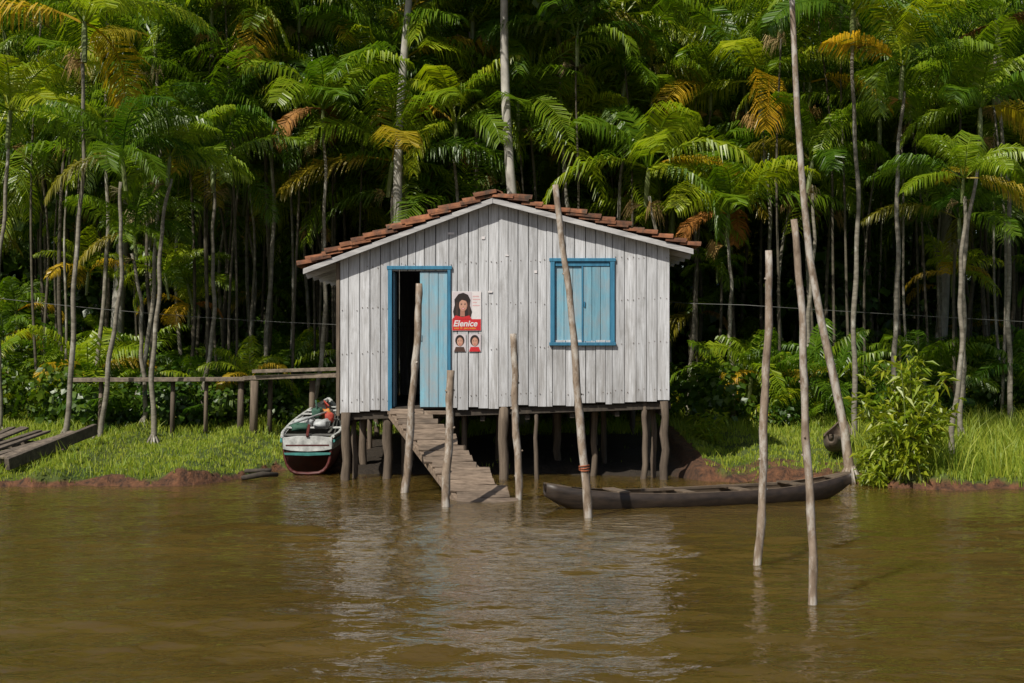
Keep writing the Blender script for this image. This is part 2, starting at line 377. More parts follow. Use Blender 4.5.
for i, (fx, fy, cx, cz, sc, cv) in enumerate(NEAR):
    e = empty('acai_palm', (fx, fy, gz(fx, fy)))
    z0 = e.location.z; mb = MB(); pts = []; rr = []
    H = cz - z0; n = 30; dy = R.uniform(-.3, .3)
    for k in range(n + 1):
        t = k / n
        pts.append(((cx - fx) * t + cv * math.sin(t * math.pi) * 1.2 + .03 * math.sin(t * 11 + i) + .012 * math.sin(t * 29 + i * 2), dy * t, H * t - (0.15 if k == 0 else 0)))
        rr.append((0.048 - 0.020 * t) * (1.5 if k == 0 else 1) * (0.85 + 0.2 * sc) * R.uniform(.94, 1.06))
    mb.tube(pts, rr, 8, 0, .05)
    for k in range(7):
        a = R.uniform(0, 6.28); mb.tube([(0, 0, .18), (math.cos(a) * .11, math.sin(a) * .11, -.02), (math.cos(a) * .16, math.sin(a) * .16, -.15)], [.02, .018, .012], 4, 0)
    mb.obj('trunk', [M_bark], e, True)
    inst('crown', CR[i % 8], e, (cx - fx, dy, H + .55 * sc), (R.uniform(-.15, .15), R.uniform(-.15, .15), R.uniform(0, 6.28)), sc)

# tall leaning palm on the right bank (crown rises out of the picture)
e = empty('acai_palm', (4.87, 20.5, gz(4.87, 20.5)))
mb = MB()
pts = [(0.02, 0, -.15), (0, 0, .1), (-.08, 0, .7), (-.22, 0, 1.4), (-.42, 0, 2.3), (-.58, 0, 3.2), (-.68, 0, 4.2), (-.76, 0, 5.3), (-.82, 0, 6.6), (-.88, 0, 8.2)]
mb.tube(pts, [.11, .08, .064, .060, .056, .052, .048, .044, .042, .038], 9, 0, .05)
for k in range(12):
    a = k * .55; mb.tube([(0, 0, .28), (math.cos(a) * .12, math.sin(a) * .12, .05), (math.cos(a) * .2, math.sin(a) * .2, -.15)], [.025, .02, .014], 4, 0)
mb.obj('trunk', [M_pole], e, True)
inst('crown', CR[3], e, (-.9, 0, 8.8), (0, 0, 1), .9)

# the mass of palms behind
fm = empty('distant_palm_forest'); mc = Mass(1); mt = Mass(2)
rng = random.Random(3)
for k in range(270):
    y = 28.3 + 15 * rng.random() ** 1.2; x = rng.uniform(-24, 24) if k % 4 == 0 else rng.uniform(-.40 * y, .40 * y)
    z = rng.uniform(4.0, 6.8 + (y - 27) * .42)
    s = rng.uniform(.75, 1.1)
    mc.add(CRfar[k % 6], (x, y, z + .6 * s), (rng.uniform(-.2, .2), rng.uniform(-.2, .2), rng.uniform(0, 6.28)), s)
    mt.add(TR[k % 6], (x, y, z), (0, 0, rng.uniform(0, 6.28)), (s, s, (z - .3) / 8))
for k in range(60):   # slim stems near the edge
    y = rng.uniform(26.5, 31); x = rng.uniform(-.42 * y, .42 * y)
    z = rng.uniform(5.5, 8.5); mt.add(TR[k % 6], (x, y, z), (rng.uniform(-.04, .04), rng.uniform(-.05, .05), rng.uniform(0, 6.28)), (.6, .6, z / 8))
    mc.add(CRfar[k % 6], (x, y, z + .5), (0, 0, rng.uniform(0, 6.28)), .8)
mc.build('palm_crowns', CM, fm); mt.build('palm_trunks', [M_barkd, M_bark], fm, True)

# understory juvenile palms
um = Mass(4)
for k in range(200):
    y = rng.uniform(25.8, 33); x = rng.uniform(-.42 * y, .42 * y)
    if -3 < x < 3 and y < 27.5: continue
    hi = (k % 5 < 1)
    z = gz(x, y) + (rng.uniform(1.2, 3.2) if hi else rng.uniform(.0, 1.0))
    if hi: y += 2
    j = rng.choice([0, 0, 1, 1, 2, 3] if k % 3 == 0 else [0, 0, 0, 1])
    s = rng.uniform(.45, .9)
    um.add(CRlow[j], (x, y, z), (rng.uniform(-.2, .2), rng.uniform(-.2, .2), rng.uniform(0, 6.28)), s)
um.build('young_palm_undergrowth', CM, None)

# broadleaf masses
def clump(seed, n=420, rad=1.0, ls=0.17):
    rng = random.Random(seed); mb = MB()
    for i in range(n):
        d = Vector((rng.gauss(0, 1), rng.gauss(0, 1), rng.gauss(0, 1))).normalized()
        rr = rad * (0.45 + .6 * rng.random()) * (1 + .3 * math.sin(d.x * 4 + seed) * math.cos(d.z * 5))
        p = d * rr; p.z *= .8
        nrm = (d + Vector((rng.gauss(0, .5), rng.gauss(0, .5), rng.gauss(0, .5) + .5))).normalized()
        a = nrm.orthogonal().normalized(); a = Matrix.Rotation(rng.uniform(0, 6.28), 3, nrm) @ a; b = nrm.cross(a)
        l = ls * rng.uniform(.7, 1.4); w = l * .42
        mb.add([p, p + a * l * .5 + b * w - nrm * .02, p + a * l * 1.1 - nrm * l * .25, p + a * l * .5 - b * w - nrm * .02], [(0, 1, 2), (0, 2, 3)], 0)
    return mb.mesh('leaf_clump', [M_broad])
CL = [clump(i) for i in range(4)]; CLb = [clump(20 + i, 300, 1.0, .26) for i in range(3)]
bm_ = Mass(5)
for k in range(400):
    x = rng.uniform(-30, 30); y = rng.uniform(43, 47); z = rng.uniform(0, 16)
    s = rng.uniform(1.6, 2.4); bm_.add(CLb[k % 3], (x, y + z * .1, z), (rng.uniform(0, 6), rng.uniform(0, 6), rng.uniform(0, 6)), s)
for k in range(180):
    y = rng.uniform(31, 41); x = rng.uniform(-.42 * y, .42 * y); z = rng.uniform(3.5, 12.5) if k % 5 > 1 else rng.uniform(.5, 3.6)
    s = rng.uniform(.9, 1.6); bm_.add(CL[k % 4], (x, y, z), (0, 0, rng.uniform(0, 6)), s)
bm_.build('distant_broadleaf_forest', [M_broad], None)
lb = Mass(6)
for k in range(150):
    y = rng.uniform(25.8, 31); x = rng.uniform(-.42 * y, .42 * y)
    if -3 < x < 3 and y < 27.5: continue
    s = rng.uniform(.3, .8); lb.add(CL[k % 4], (x, y, gz(x, y) + s * rng.uniform(.3, 1.0)), (0, 0, rng.uniform(0, 6)), s)
lb.build('undergrowth_shrubs', [M_broad], None)

# pale broadleaf trees amid the palms
def pale_tree(x, y, H, r, lean, seed):
    rng = random.Random(seed); e = empty('broadleaf_tree', (x, y, gz(x, y))); mb = MB(); tops = []
    pts = [(lean * t * t + .12 * math.sin(t * 7 + seed), 0, H * t) for t in [k / 12 for k in range(13)]]
    mb.tube([(p[0], p[1], p[2] - .1) for p in pts], [r * (1 - .6 * k / 12) for k in range(13)], 9, 0, .05)
    for k in range(9):
        i = rng.randint(8, 12); p = Vector(pts[i]); a = rng.uniform(0, 6.28); l = rng.uniform(1.2, 2.6)
        q = p + Vector((math.cos(a) * l * .5, math.sin(a) * l * .5, l * .4)); s = q + Vector((math.cos(a + .5) * l * .5, math.sin(a + .5) * l * .5, l * .45))
        mb.tube([p, q, s], [r * .35, r * .25, r * .1], 6, 0); tops += [q, s]
    mb.obj('trunk', [M_pale], e, True)
    fo = Mass(seed)
    for k, t in enumerate(tops):
        for j in range(2):
            fo.add(CL[(k + j) % 4], t + Vector((rng.gauss(0, .5), rng.gauss(0, .5), rng.gauss(0, .4) + .3)), (0, 0, rng.uniform(0, 6)), rng.uniform(.5, .95))
    fo.build('foliage', [M_broad], e)
pale_tree(0.1, 27.0, 12.5, .12, -.4, 1)
pale_tree(-2.1, 27.2, 12.5, .11, .2, 2)
pale_tree(3.4, 31, 12.5, .15, .5, 3)
pale_tree(-8.5, 31, 12.5, .16, .4, 4)
pale_tree(9.4, 31, 12.5, .15, -.3, 5)

# ------------------------------------------------------------ grass
def grass(name, n, xr, yr, hfun, seed, wid=.008):
    g = random.Random(seed); mb_v = []; mb_f = []
    k = 0
    while k < n:
        k += 1
        x = g.uniform(*xr); y = yr[0] + (yr[1] - yr[0]) * g.random() ** 1.4
        s = shore(x)
        if y < s + .03: continue
        mm = mud(x, y, s)
        if g.random() < mm * 1.5 - .1: continue
        z = gz(x, y, s); h = hfun(x, y, s) * g.uniform(.5, 1.25)
        if h <= 0: continue
        h *= 1 + 1.0 * noise.noise(Vector((x * 2.2, y * 2.2, 2)))
        a = g.uniform(0, 6.283); wx = math.cos(a) * wid; wy = math.sin(a) * wid; la = g.uniform(0, 6.283); ln = h * g.uniform(.1, .8)
        lx = math.cos(la) * ln; ly = math.sin(la) * ln
        o = len(mb_v)
        mb_v += [(x - wx, y - wy, z - .01), (x + wx, y + wy, z - .01), (x + wx * .8 + lx * .35, y + wy * .8 + ly * .35, z + h * .6), (x - wx * .8 + lx * .35, y - wy * .8 + ly * .35, z + h * .6), (x + lx, y + ly, z + h)]
        mb_f += [(o, o + 1, o + 2, o + 3), (o + 3, o + 2, o + 4)]
    me = bpy.data.meshes.new(name); me.from_pydata(mb_v, [], mb_f); me.materials.append(M_grass)
    COL.objects.link(bpy.data.objects.new(name, me))
def hshort(x, y, s):
    h = .055 + .004 * max(0, y - 20) ** 1.2
    if x > 5.4: h += min(.16, (x - 5.4) * .06) 
    if y > 25: h += .05
    return h
grass('bank_grass', 160000, (-13, 13), (19.4, 31), hshort, 1)
grass('tall_reeds', 6000, (5.2, 13), (19.3, 22.5), lambda x, y, s: .42, 2, .008)
grass('shore_weeds', 8000, (-13, 13), (19.3, 21.2), lambda x, y, s: .19 if noise.noise(Vector((x * 1.4, y, 4))) > .02 else 0, 3, .008)

# ------------------------------------------------------------ leafy bush at right waterline
def bush(x, y, H, W, seed, n=46, leaf=.15):
    rng = random.Random(seed); e = empty('leafy_bush', (x, y, gz(x, y))); mb = MB()
    for k in range(n):
        a = rng.uniform(0, 6.28); sp = rng.uniform(.1, 1) * W; h = H * rng.uniform(.30, 1.0) * (1 - .35 * (sp / W) ** 2)
        p0 = Vector((rng.gauss(0, .1), rng.gauss(0, .1), -.05)); p2 = Vector((math.cos(a) * sp, math.sin(a) * sp * .8, h)); p1 = p0.lerp(p2, .5) + Vector((-math.cos(a) * sp * .25, 0, h * .12))
        N = 9; pts = [p0 * (1 - t) ** 2 + p1 * 2 * t * (1 - t) + p2 * t * t for t in [i / N for i in range(N + 1)]]
        mb.tube(pts, [.010 * (1 - .8 * i / N) + .002 for i in range(N + 1)], 4, 1)
        for i in range(2, N + 1):
            for j in range(5):
                p = pts[i] + Vector((rng.gauss(0, .04), rng.gauss(0, .04), rng.gauss(0, .04)))
                d = Vector((rng.gauss(0, 1), rng.gauss(0, 1), rng.gauss(.1, .7))).normalized(); l = leaf * rng.uniform(.6, 1.4)
                sd = d.cross(Vector((rng.gauss(0, .4), rng.gauss(0, .4), 1))).normalized() * l * .15
                m1 = p + d * l * .5; t = p + d * l + Vector((0, 0, -l * .35))
                mb.add([p, m1 + sd, t, m1 - sd], [(0, 1, 2), (0, 2, 3)], 0)
    mb.obj('leaves_and_stems', [M_bush, M_shaft], e)
bush(5.55, 19.95, 1.9, .72, 1, 66, .17)
bush(5.15, 20.1, .8, .45, 2, 24, .13)
bush(3.3, 24.2, .5, .6, 3, 20, .13)

# ------------------------------------------------------------ house
H = empty('stilt_house')
YF = 21.0
ax, az_ = -0.28, 4.14; lx, lz = -3.06, 3.10; rx, rz = 2.66, 3.39
def deck(x): return lz + (az_ - lz) * (x - lx) / (ax - lx) if x < ax else az_ + (rz - az_) * (x - ax) / (rx - ax)
def zf(x): return 1.13 + .035 * x
WL, WR = -2.54, 2.33
DX0, DX1, DZ1 = -1.80, -0.93, 3.08
WX0, WX1, WZ0, WZ1 = 0.60, 1.48, 2.06, 3.20
mb = MB()
xs_ = [WL]; x = WL
while x < WR - .1:
    x += R.uniform(.12, .17); xs_.append(x)
xs_ = [v for v in xs_ if v < WR and all(abs(v - q) > .06 for q in (DX0, DX1, WX0, WX1, WR))] + [DX0, DX1, WX0, WX1, WR]
xs_.sort()
for x0, x1 in zip(xs_, xs_[1:]):
    g = R.uniform(.002, .006); a_, b_ = x0 + g, x1 - g; off = R.uniform(-.006, .004); mid = (x0 + x1) / 2
    top0, top1 = deck(a_) - .05, deck(b_) - .05
    y0, y1 = YF + off, YF + off + .022
    bz = zf(mid) - .05 + R.uniform(-.03, .025)
    if ax > a_ and ax < b_: top0 = top1 = min(top0, top1)
    if DX0 - .001 < mid < DX1: mb.prism(a_, b_, y0, y1, DZ1, DZ1, top0, top1)
    elif WX0 < mid < WX1:
        mb.prism(a_, b_, y0, y1, bz, bz, WZ0, WZ0); mb.prism(a_, b_, y0, y1, WZ1, WZ1, top0, top1)
    else: mb.prism(a_, b_, y0, y1, bz, bz, top0, top1)
mb.obj('front_wall_planks', [M_wall], H, bevel=.003)
# nail heads
mb = MB()
for x0, x1 in zip(xs_, xs_[1:]):
    mid = (x0 + x1) / 2
    for zz in (1.25, 1.95, 2.6, 3.22):
        if DX0 - .05 < mid < DX1 + .05 and zz < 3.2: continue
        if WX0 - .05 < mid < WX1 + .05 and 1.95 < zz < 3.3: continue
        if zz > deck(mid) - .12: continue
        for u in (.25, .75):
            if R.random() < .3: continue
            xx = x0 + (x1 - x0) * u; z_ = zz + .035 * mid + R.uniform(-.025, .025); mb.box(xx - .005, xx + .005, YF - .0095, YF + .004, z_ - .005, z_ + .005)
mb.obj('nail_heads', [plain('rusty_nail', (.10, .06, .04), .8)], H)
# other walls
YB = 26.0
mb = MB()
for yy in (YB,):
    x = WL
    while x < WR - .01:
        x1 = min(WR, x + .16); mb.prism(x + .003, x1 - .003, yy, yy + .022, zf(x) - .05, zf(x1) - .05, deck(x) - .05, deck(x1) - .05); x = x1
y = YF + .04
while y < YB - .02:
    y1 = min(YB - .01, y + .16)
    for xx in (WL + .004, WR - .026): mb.box(xx, xx + .022, y + .002, y1 - .002, zf(xx) - .05, deck(xx) - .07)
    y = y1
mb.obj('side_and_back_walls', [M_wall], H)
mb = MB()
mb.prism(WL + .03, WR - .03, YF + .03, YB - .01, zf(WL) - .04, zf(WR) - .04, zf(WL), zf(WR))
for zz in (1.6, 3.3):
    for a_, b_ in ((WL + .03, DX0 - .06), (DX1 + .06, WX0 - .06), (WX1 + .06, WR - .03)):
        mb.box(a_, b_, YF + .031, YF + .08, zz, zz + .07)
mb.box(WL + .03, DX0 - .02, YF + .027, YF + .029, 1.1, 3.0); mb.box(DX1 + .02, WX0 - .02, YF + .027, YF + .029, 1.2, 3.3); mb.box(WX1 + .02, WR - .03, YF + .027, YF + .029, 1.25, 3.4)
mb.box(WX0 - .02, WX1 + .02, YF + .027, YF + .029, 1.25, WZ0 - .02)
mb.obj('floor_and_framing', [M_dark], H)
# joists under the floor
mb = MB()
for yy in (YF + .1, YF + 1.6, YF + 3.2, YF + 4.7):
    mb.beam((WL - .02, yy, zf(WL) - .12), (WR + .02, yy, zf(WR) - .12), .08, .10)
for xx in np.linspace(WL + .1, WR - .1, 8):
    xx = float(xx); mb.beam((xx, YF + .12, zf(xx) - .22), (xx, YB - .1, zf(xx) - .22), .07, .08)
mb.obj('floor_joists', [M_dark], H, bevel=.006)
# stilts
mb = MB()
ST = [(-2.46, 21.0, .068), (-2.36, 21.25, .04), (-1.86, 21.15, .07), (-1.62, 21.4, .045), (-.72, 21.3, .04), (-.13, 21.05, .075), (.36, 21.1, .032), (1.25, 21.6, .05), (1.97, 21.1, .045), (2.25, 21.0, .06), (2.12, 21.4, .04)]
for yy in (22.6, 24.2, 25.8):
    for xx in (-2.4, -1.7, -.9, -.1, .7, 1.4, 2.2): ST.append((xx + R.uniform(-.12, .12), yy + R.uniform(-.15, .15), R.uniform(.04, .065)))
for xx, yy, rr in ST:
    z0 = min(gz(xx, yy), 0) - .3; z1 = zf(xx) - .05
    n = 7; mb.tube([(xx + R.uniform(-.012, .012) + (1 - k / n) * R.uniform(-.03, .03), yy, z0 + (z1 - z0) * k / n) for k in range(n + 1)], [rr * R.uniform(.9, 1.1) for k in range(n + 1)], 9, 0, .06)
mb.obj('stilts', [M_post], H, True)
mb = MB(); mb.box(WL - .055, WL - .004, YF - .01, YF + .06, zf(WL) - .1, deck(WL) - .09)
mb.obj('corner_post', [M_post], H, bevel=.004)

# roof deck, fascia, tiles
mb = MB()
for (xa, xb) in ((lx, ax), (ax, rx)):
    za, zb = deck(xa), deck(xb)
    mb.prism(xa, xb, YF - .14, YB + .3, za - .045, zb - .045, za, zb)
mb.obj('roof_boards', [M_post], H)
mb = MB()
for (xa, xb) in ((lx, ax - .002), (ax + .002, rx)):
    za, zb = deck(xa), deck(xb)
    mb.prism(xa, xb, YF - .175, YF - .145, za - .075, zb - .075, za + .005, zb + .005)
for yy in np.arange(YF + .2, YB, .7):
    yy = float(yy)
    for sx_, ex in ((WL, lx), (WR, rx)):
        mb.beam((sx_, yy, deck(sx_) - .09), (ex, yy, deck(ex) - .09), .05, .08)
mb.obj('gable_fascia', [M_fascia], H, bevel=.004)
mb = MB()
def tile(cx, cy, slope_dir, t0, L, r0, r1, lift, conv=True):
    N = 6; vs = []
    up = Vector((-slope_dir.z, 0, slope_dir.x));
    if up.z < 0: up = -up
    tilt = .05; yaw = R.uniform(-.03, .03)
    for e_, (ll, r) in enumerate(((0, r0), (L, r1))):
        for th in (0, .016):
            for k in range(N + 1):
                a = math.pi * k / N; rr = r - th
                h = math.sin(a) * rr * (.85 if conv else -.85) + (0 if conv else .06)
                base = Vector((cx, cy + yaw * ll, t0)) + slope_dir * ll + up * (lift + (tilt * (ll / L)) + h)
                vs.append(base + Vector((0, math.cos(a) * rr, 0)))
    M = N + 1; fs = []
    for k in range(N):
        fs += [(k, k + 1, 2 * M + k + 1, 2 * M + k), (M + k + 1, M + k, 3 * M + k, 3 * M + k + 1), (k + 1, k, M + k, M + k + 1), (2 * M + k, 2 * M + k + 1, 3 * M + k + 1, 3 * M + k)]
    fs += [(0, 2 * M, 3 * M, M), (N, M + N, 3 * M + N, 2 * M + N)]
    mb.add(vs, fs)
for sgn, (xe, ze) in ((-1, (lx, lz)), (1, (rx, rz))):
    tot = math.hypot(xe - ax, ze - az_); sd = Vector(((xe - ax) / tot, 0, (ze - az_) / tot)); nrow = int(tot / .21); st = (tot + .02) / nrow
    for r_ in range(nrow):
        cy = YF - .12
        while cy < YB + .3:
            p = Vector((ax, 0, az_)) + sd * (r_ * st - .02)
            jl = R.uniform(-.03, .03); lift = R.uniform(0, .02)
            tile(p.x + sd.x * jl, cy + R.uniform(-.015, .015), sd, p.z + sd.z * jl, st + .08, .07, .085, lift + .012, True)
            tile(p.x, cy + .1, sd, p.z, st + .08, .075, .065, lift * .5, False)
            if cy < YF - .1 and r_ < nrow - 1 and (sgn < 0 or R.random() < .35):   # doubled verge tiles at the gable end
                jl2 = R.uniform(-.12, .08)
                tile(p.x + sd.x * jl2, cy + R.uniform(-.01, .02), sd, p.z + sd.z * jl2, st + .12, .072, .088, lift + R.uniform(.035, .055), True)
            cy += .2
cy = YF - .12
while cy < YB + .3:  # ridge caps
    N = 6; vs = []
    for yy, r in ((cy, .095), (cy + .36, .085)):
        for th in (0, .015):
            for k in range(N + 1):
                a = math.pi * k / N; vs.append((ax + math.cos(a) * (r - th) * 1.7, yy, az_ + .045 + math.sin(a) * (r - th) * .85 + (.012 if yy == cy else 0)))
    M = N + 1; fs = []
    for k in range(N): fs += [(k, k + 1, 2 * M + k + 1, 2 * M + k), (M + k, 3 * M + k, 3 * M + k + 1, M + k + 1), (k, M + k, M + k + 1, k + 1)]
    mb.add(vs, fs); cy += .3
mb.obj('clay_roof_tiles', [M_tile], H)

# door
mb = MB(); fy0, fy1 = YF - .035, YF + .05
zb = zf(-1.4) - .06
mb.box(DX0 - .03, DX0 + .03, fy0, fy1, zb, DZ1 + .02); mb.box(DX1 - .02, DX1 + .025, fy0, fy1, zb, DZ1 + .02)
mb.box(DX0 - .045, DX1 + .045, fy0 - .004, fy1 - .004, DZ1 + .022, DZ1 + .075)
mb.obj('door_frame', [M_blued], H, bevel=.004)
mb = MB()
xa = -1.36
for k in range(3):
    w_ = (DX1 - .022 - xa) / 3; mb.box(xa + k * w_ + .003, xa + (k + 1) * w_ - .003, YF + .003 + .003 * k, YF + .03, zb + .05, DZ1 - .01)
for zz in (1.35, 2.15, 2.85): mb.box(xa + .01, DX1 - .03, YF + .031, YF + .045, zz, zz + .08)
mb.box(xa + .01, xa + .03, YF - .012, YF + .001, 2.05, 2.14)
mb.obj('door_leaf', [M_blue], H, bevel=.003)
mb = MB()
for k in range(3): mb.box(DX0 + .04, DX0 + .062, YF + .06 + k * .14, YF + .195 + k * .14, zb + .05, DZ1 - .01)
mb.obj('open_door_leaf', [M_blue], H)
mb = MB(); mb.box(DX0 - .03, DX1 + .05, YF - .10, YF + .02, zb - .055, zb - .002)
mb.obj('door_sill', [M_ramp], H, bevel=.005)
# window
mb = MB()
mb.box(WX0 - .035, WX0 + .03, fy0, fy1, WZ0 - .03, WZ1 + .02); mb.box(WX1 - .03, WX1 + .035, fy0, fy1, WZ0 - .03, WZ1 + .02)
mb.box(WX0 - .05, WX1 + .05, fy0 - .004, fy1 - .004, WZ1 + .021, WZ1 + .07); mb.box(WX0 - .05, WX1 + .05, fy0 - .02, fy1 - .004, WZ0 - .08, WZ0 - .031)
mb.obj('window_frame', [M_blued], H, bevel=.004)
mb = MB(); mx_ = (WX0 + WX1) / 2
edges = [WX0 + .032, WX0 + .17, WX0 + .30, mx_ - .006, mx_ + .006, mx_ + .14, mx_ + .27, WX1 - .032]
for a_, b_ in zip(edges, edges[1:]):
    if b_ - a_ < .02: continue
    o_ = .012 if a_ < mx_ - .01 else -.004
    mb.box(a_ + .003, b_ - .003, YF + .004 + o_, YF + .026 + o_, WZ0 - .02, WZ1 - .05)
mb.obj('window_shutters', [M_blue], H, bevel=.003)
mb = MB(); mb.box(WX0 + .04, WX1 - .04, YF - .012, YF + .02, WZ1 - .048, WZ1 + .018)
mb.box(mx_ - .012, mx_ + .012, YF - .014, YF - .002, WZ0 - .02, WZ1 - .05)
mb.box(mx_ + .02, mx_ + .04, YF - .02, YF - .002, 2.55, 2.63)
mb.obj('window_trim', [M_blued], H, bevel=.003)

# poster and stickers
def flat(mb, pts, y, mi): mb.add([(p[0], y, p[1]) for p in pts], [tuple(range(len(pts)))], mi)
def ell(cx, cz, rx_, rz_, n=22, a0=0): return [(cx + rx_ * math.cos(a0 + 6.2832 * k / n), cz + rz_ * math.sin(a0 + 6.2832 * k / n)) for k in range(n)]
def pm(n, c): return plain(n, c, .45, 30, .08)
PM = [pm('poster_white', (.66, .62, .62)), pm('poster_red', (.52, .02, .025)), pm('poster_hair', (.02, .012, .01)), pm('poster_skin', (.50, .27, .19)), pm('poster_pink', (.66, .42, .42)), pm('poster_lips', (.5, .05, .06)), pm('poster_yellow', (.75, .5, .05)), pm('poster_backdrop', (.56, .50, .52)), pm('poster_skin_shade', (.36, .17, .12)), pm('poster_hair_light', (.07, .035, .025))]
P = empty('campaign_poster'); P.parent = H
mb = MB(); yp = YF - .016
x0, x1, z0, z1 = -.885, -.455, 2.20, 2.78
mb.box(x0, x1, yp, yp + .004, z0, z1, 0)
flat(mb, [(x0 + .004, z0 + .004), (x1 - .004, z0 + .004), (x1 - .004, z0 + .17), (x0 + .004, z0 + .17)], yp - .002, 1)
flat(mb, [(x0 + .01, z0 + .17), (x0 + .29, z0 + .17), (x0 + .29, z1 - .01), (x0 + .01, z1 - .01)], yp - .0025, 7)
cx = x0 + .155
hair = [(cx - .12, z0 + .19), (cx - .14, z0 + .28), (cx - .115, z0 + .38), (cx - .12, z0 + .46), (cx - .06, z0 + .54), (cx + .01, z0 + .56), (cx + .08, z0 + .53), (cx + .12, z0 + .45), (cx + .11, z0 + .37), (cx + .14, z0 + .28), (cx + .12, z0 + .19), (cx + .05, z0 + .17), (cx - .05, z0 + .17)]
flat(mb, hair, yp - .004, 2)
for u in (-.10, -.08, .085, .105): flat(mb, [(cx + u, z0 + .22), (cx + u + .012, z0 + .22), (cx + u * .9 + .008, z0 + .42), (cx + u * .9, z0 + .42)], yp - .0045, 9)
flat(mb, [(cx - .15, z0 + .172), (cx - .10, z0 + .225), (cx, z0 + .20), (cx + .10, z0 + .225), (cx + .135, z0 + .172)], yp - .0055, 1)
flat(mb, [(cx - .035, z0 + .21), (cx + .035, z0 + .21), (cx + .03, z0 + .32), (cx - .03, z0 + .32)], yp - .007, 8)
flat(mb, ell(cx + .01, z0 + .375, .062, .09), yp - .0080, 8)
flat(mb, ell(cx + .004, z0 + .378, .054, .084), yp - .0085, 3)
flat(mb, [(cx - .062, z0 + .38), (cx - .06, z0 + .47), (cx, z0 + .49), (cx + .06, z0 + .47), (cx + .078, z0 + .40), (cx + .05, z0 + .44), (cx - .01, z0 + .455), (cx - .04, z0 + .43)], yp - .0095, 2)
for s_ in (-1, 1):
    flat(mb, ell(cx + .01 + s_ * .026, z0 + .385, .012, .006, 10), yp - .010, 2); flat(mb, ell(cx + .01 + s_ * .027, z0 + .403, .015, .003, 8), yp - .010, 2)
flat(mb, ell(cx + .01, z0 + .325, .026, .010, 10), yp - .010, 5); flat(mb, ell(cx + .01, z0 + .326, .018, .004, 10), yp - .0105, 0); flat(mb, ell(cx + .013, z0 + .352, .008, .005, 8), yp - .010, 8)
for k, w_ in enumerate((.09, .11, .06, .10)): flat(mb, [(x1 - .125, z1 - .08 - k * .045), (x1 - .125 + w_, z1 - .08 - k * .045), (x1 - .125 + w_, z1 - .065 - k * .045), (x1 - .125, z1 - .065 - k * .045)], yp - .002, 4)
for sx0, shirt in ((-.86, 0), (-.64, 6)):
    mb.box(sx0, sx0 + .18, yp, yp + .004, 1.89, 2.15, 7); c_ = sx0 + .09
    flat(mb, [(c_ - .085, 1.892), (c_ + .085, 1.892), (c_ + .06, 1.96), (c_ - .06, 1.96)], yp - .002, 1 if shirt else 9)
    flat(mb, ell(c_, 2.055, .068, .082), yp - .003, 2); flat(mb, ell(c_ + .004, 2.035, .046, .066), yp - .0035, 8); flat(mb, ell(c_ - .003, 2.037, .039, .060), yp - .004, 3)
    for s_ in (-1, 1): flat(mb, ell(c_ + s_ * .018, 2.05, .009, .005, 8), yp - .005, 2)
    flat(mb, ell(c_, 2.003, .016, .006, 8), yp - .005, 5)
mb.obj('poster_sheet', PM, P)
cu = bpy.data.curves.new('poster_text', 'FONT'); cu.body = 'Elenice'; cu.size = .125; cu.extrude = .0005; cu.offset = .003; cu.shear = .25
cu.materials.append(PM[0]); t = bpy.data.objects.new('poster_text', cu); COL.objects.link(t); t.parent = P; t.location = (x0 + .015, yp - .004, z0 + .065); t.rotation_euler = (math.pi / 2, 0, 0)
cu2 = bpy.data.curves.new('poster_text_small', 'FONT'); cu2.body = 'vote 13  para todos'; cu2.size = .04; cu2.materials.append(PM[6])
t = bpy.data.objects.new('poster_text_small', cu2); COL.objects.link(t); t.parent = P; t.location = (x0 + .03, yp - .004, z0 + .025); t.rotation_euler = (math.pi / 2, 0, 0)
mb = MB()
for a_, b_, w_, h_ in ((-.95, 3.62, .10, .03), (-.45, 3.55, .05, .04), (-.1, 3.3, .05, .02), (.33, 3.05, .04, .04), (-.35, 2.76, .06, .03)):
    mb.box(a_, a_ + w_, YF - .014, YF - .010, b_, b_ + h_)
mb.obj('paper_scraps', [PM[0]], H)

# ------------------------------------------------------------ ramp (one continuous sloping run of cross boards)
e = empty('wooden_ramp'); mb = MB()
T = Vector((-1.54, 20.86, 1.04)); B = Vector((-.14, 17.75, -.16)); d = (B - T); side = Vector((1, .10, 0)).normalized()
for s_ in (-.24, .24): mb.beam(T + side * s_ - Vector((0, 0, .07)), B + side * s_ * 1.4 - Vector((0, 0, .07)), .06, .10)
N = 19
for k in range(N):
    t = (k + .5) / N; c_ = T + d * t; w_ = .27 + .11 * t + R.uniform(-.035, .045)
    j = side * R.uniform(-.04, .04); dz = Vector((0, R.uniform(-.02, .02), R.uniform(-.010, .010)))
    up = Vector((0, -.385, 1)) + Vector((R.uniform(-.04, .04), R.uniform(-.04, .04), 0))
    mb.beam(c_ - side * w_ + j + dz, c_ + side * w_ + j - dz, R.uniform(.155, .180), .028, 0, up)
mb.obj('ramp_boards', [M_ramp], e, bevel=.004)

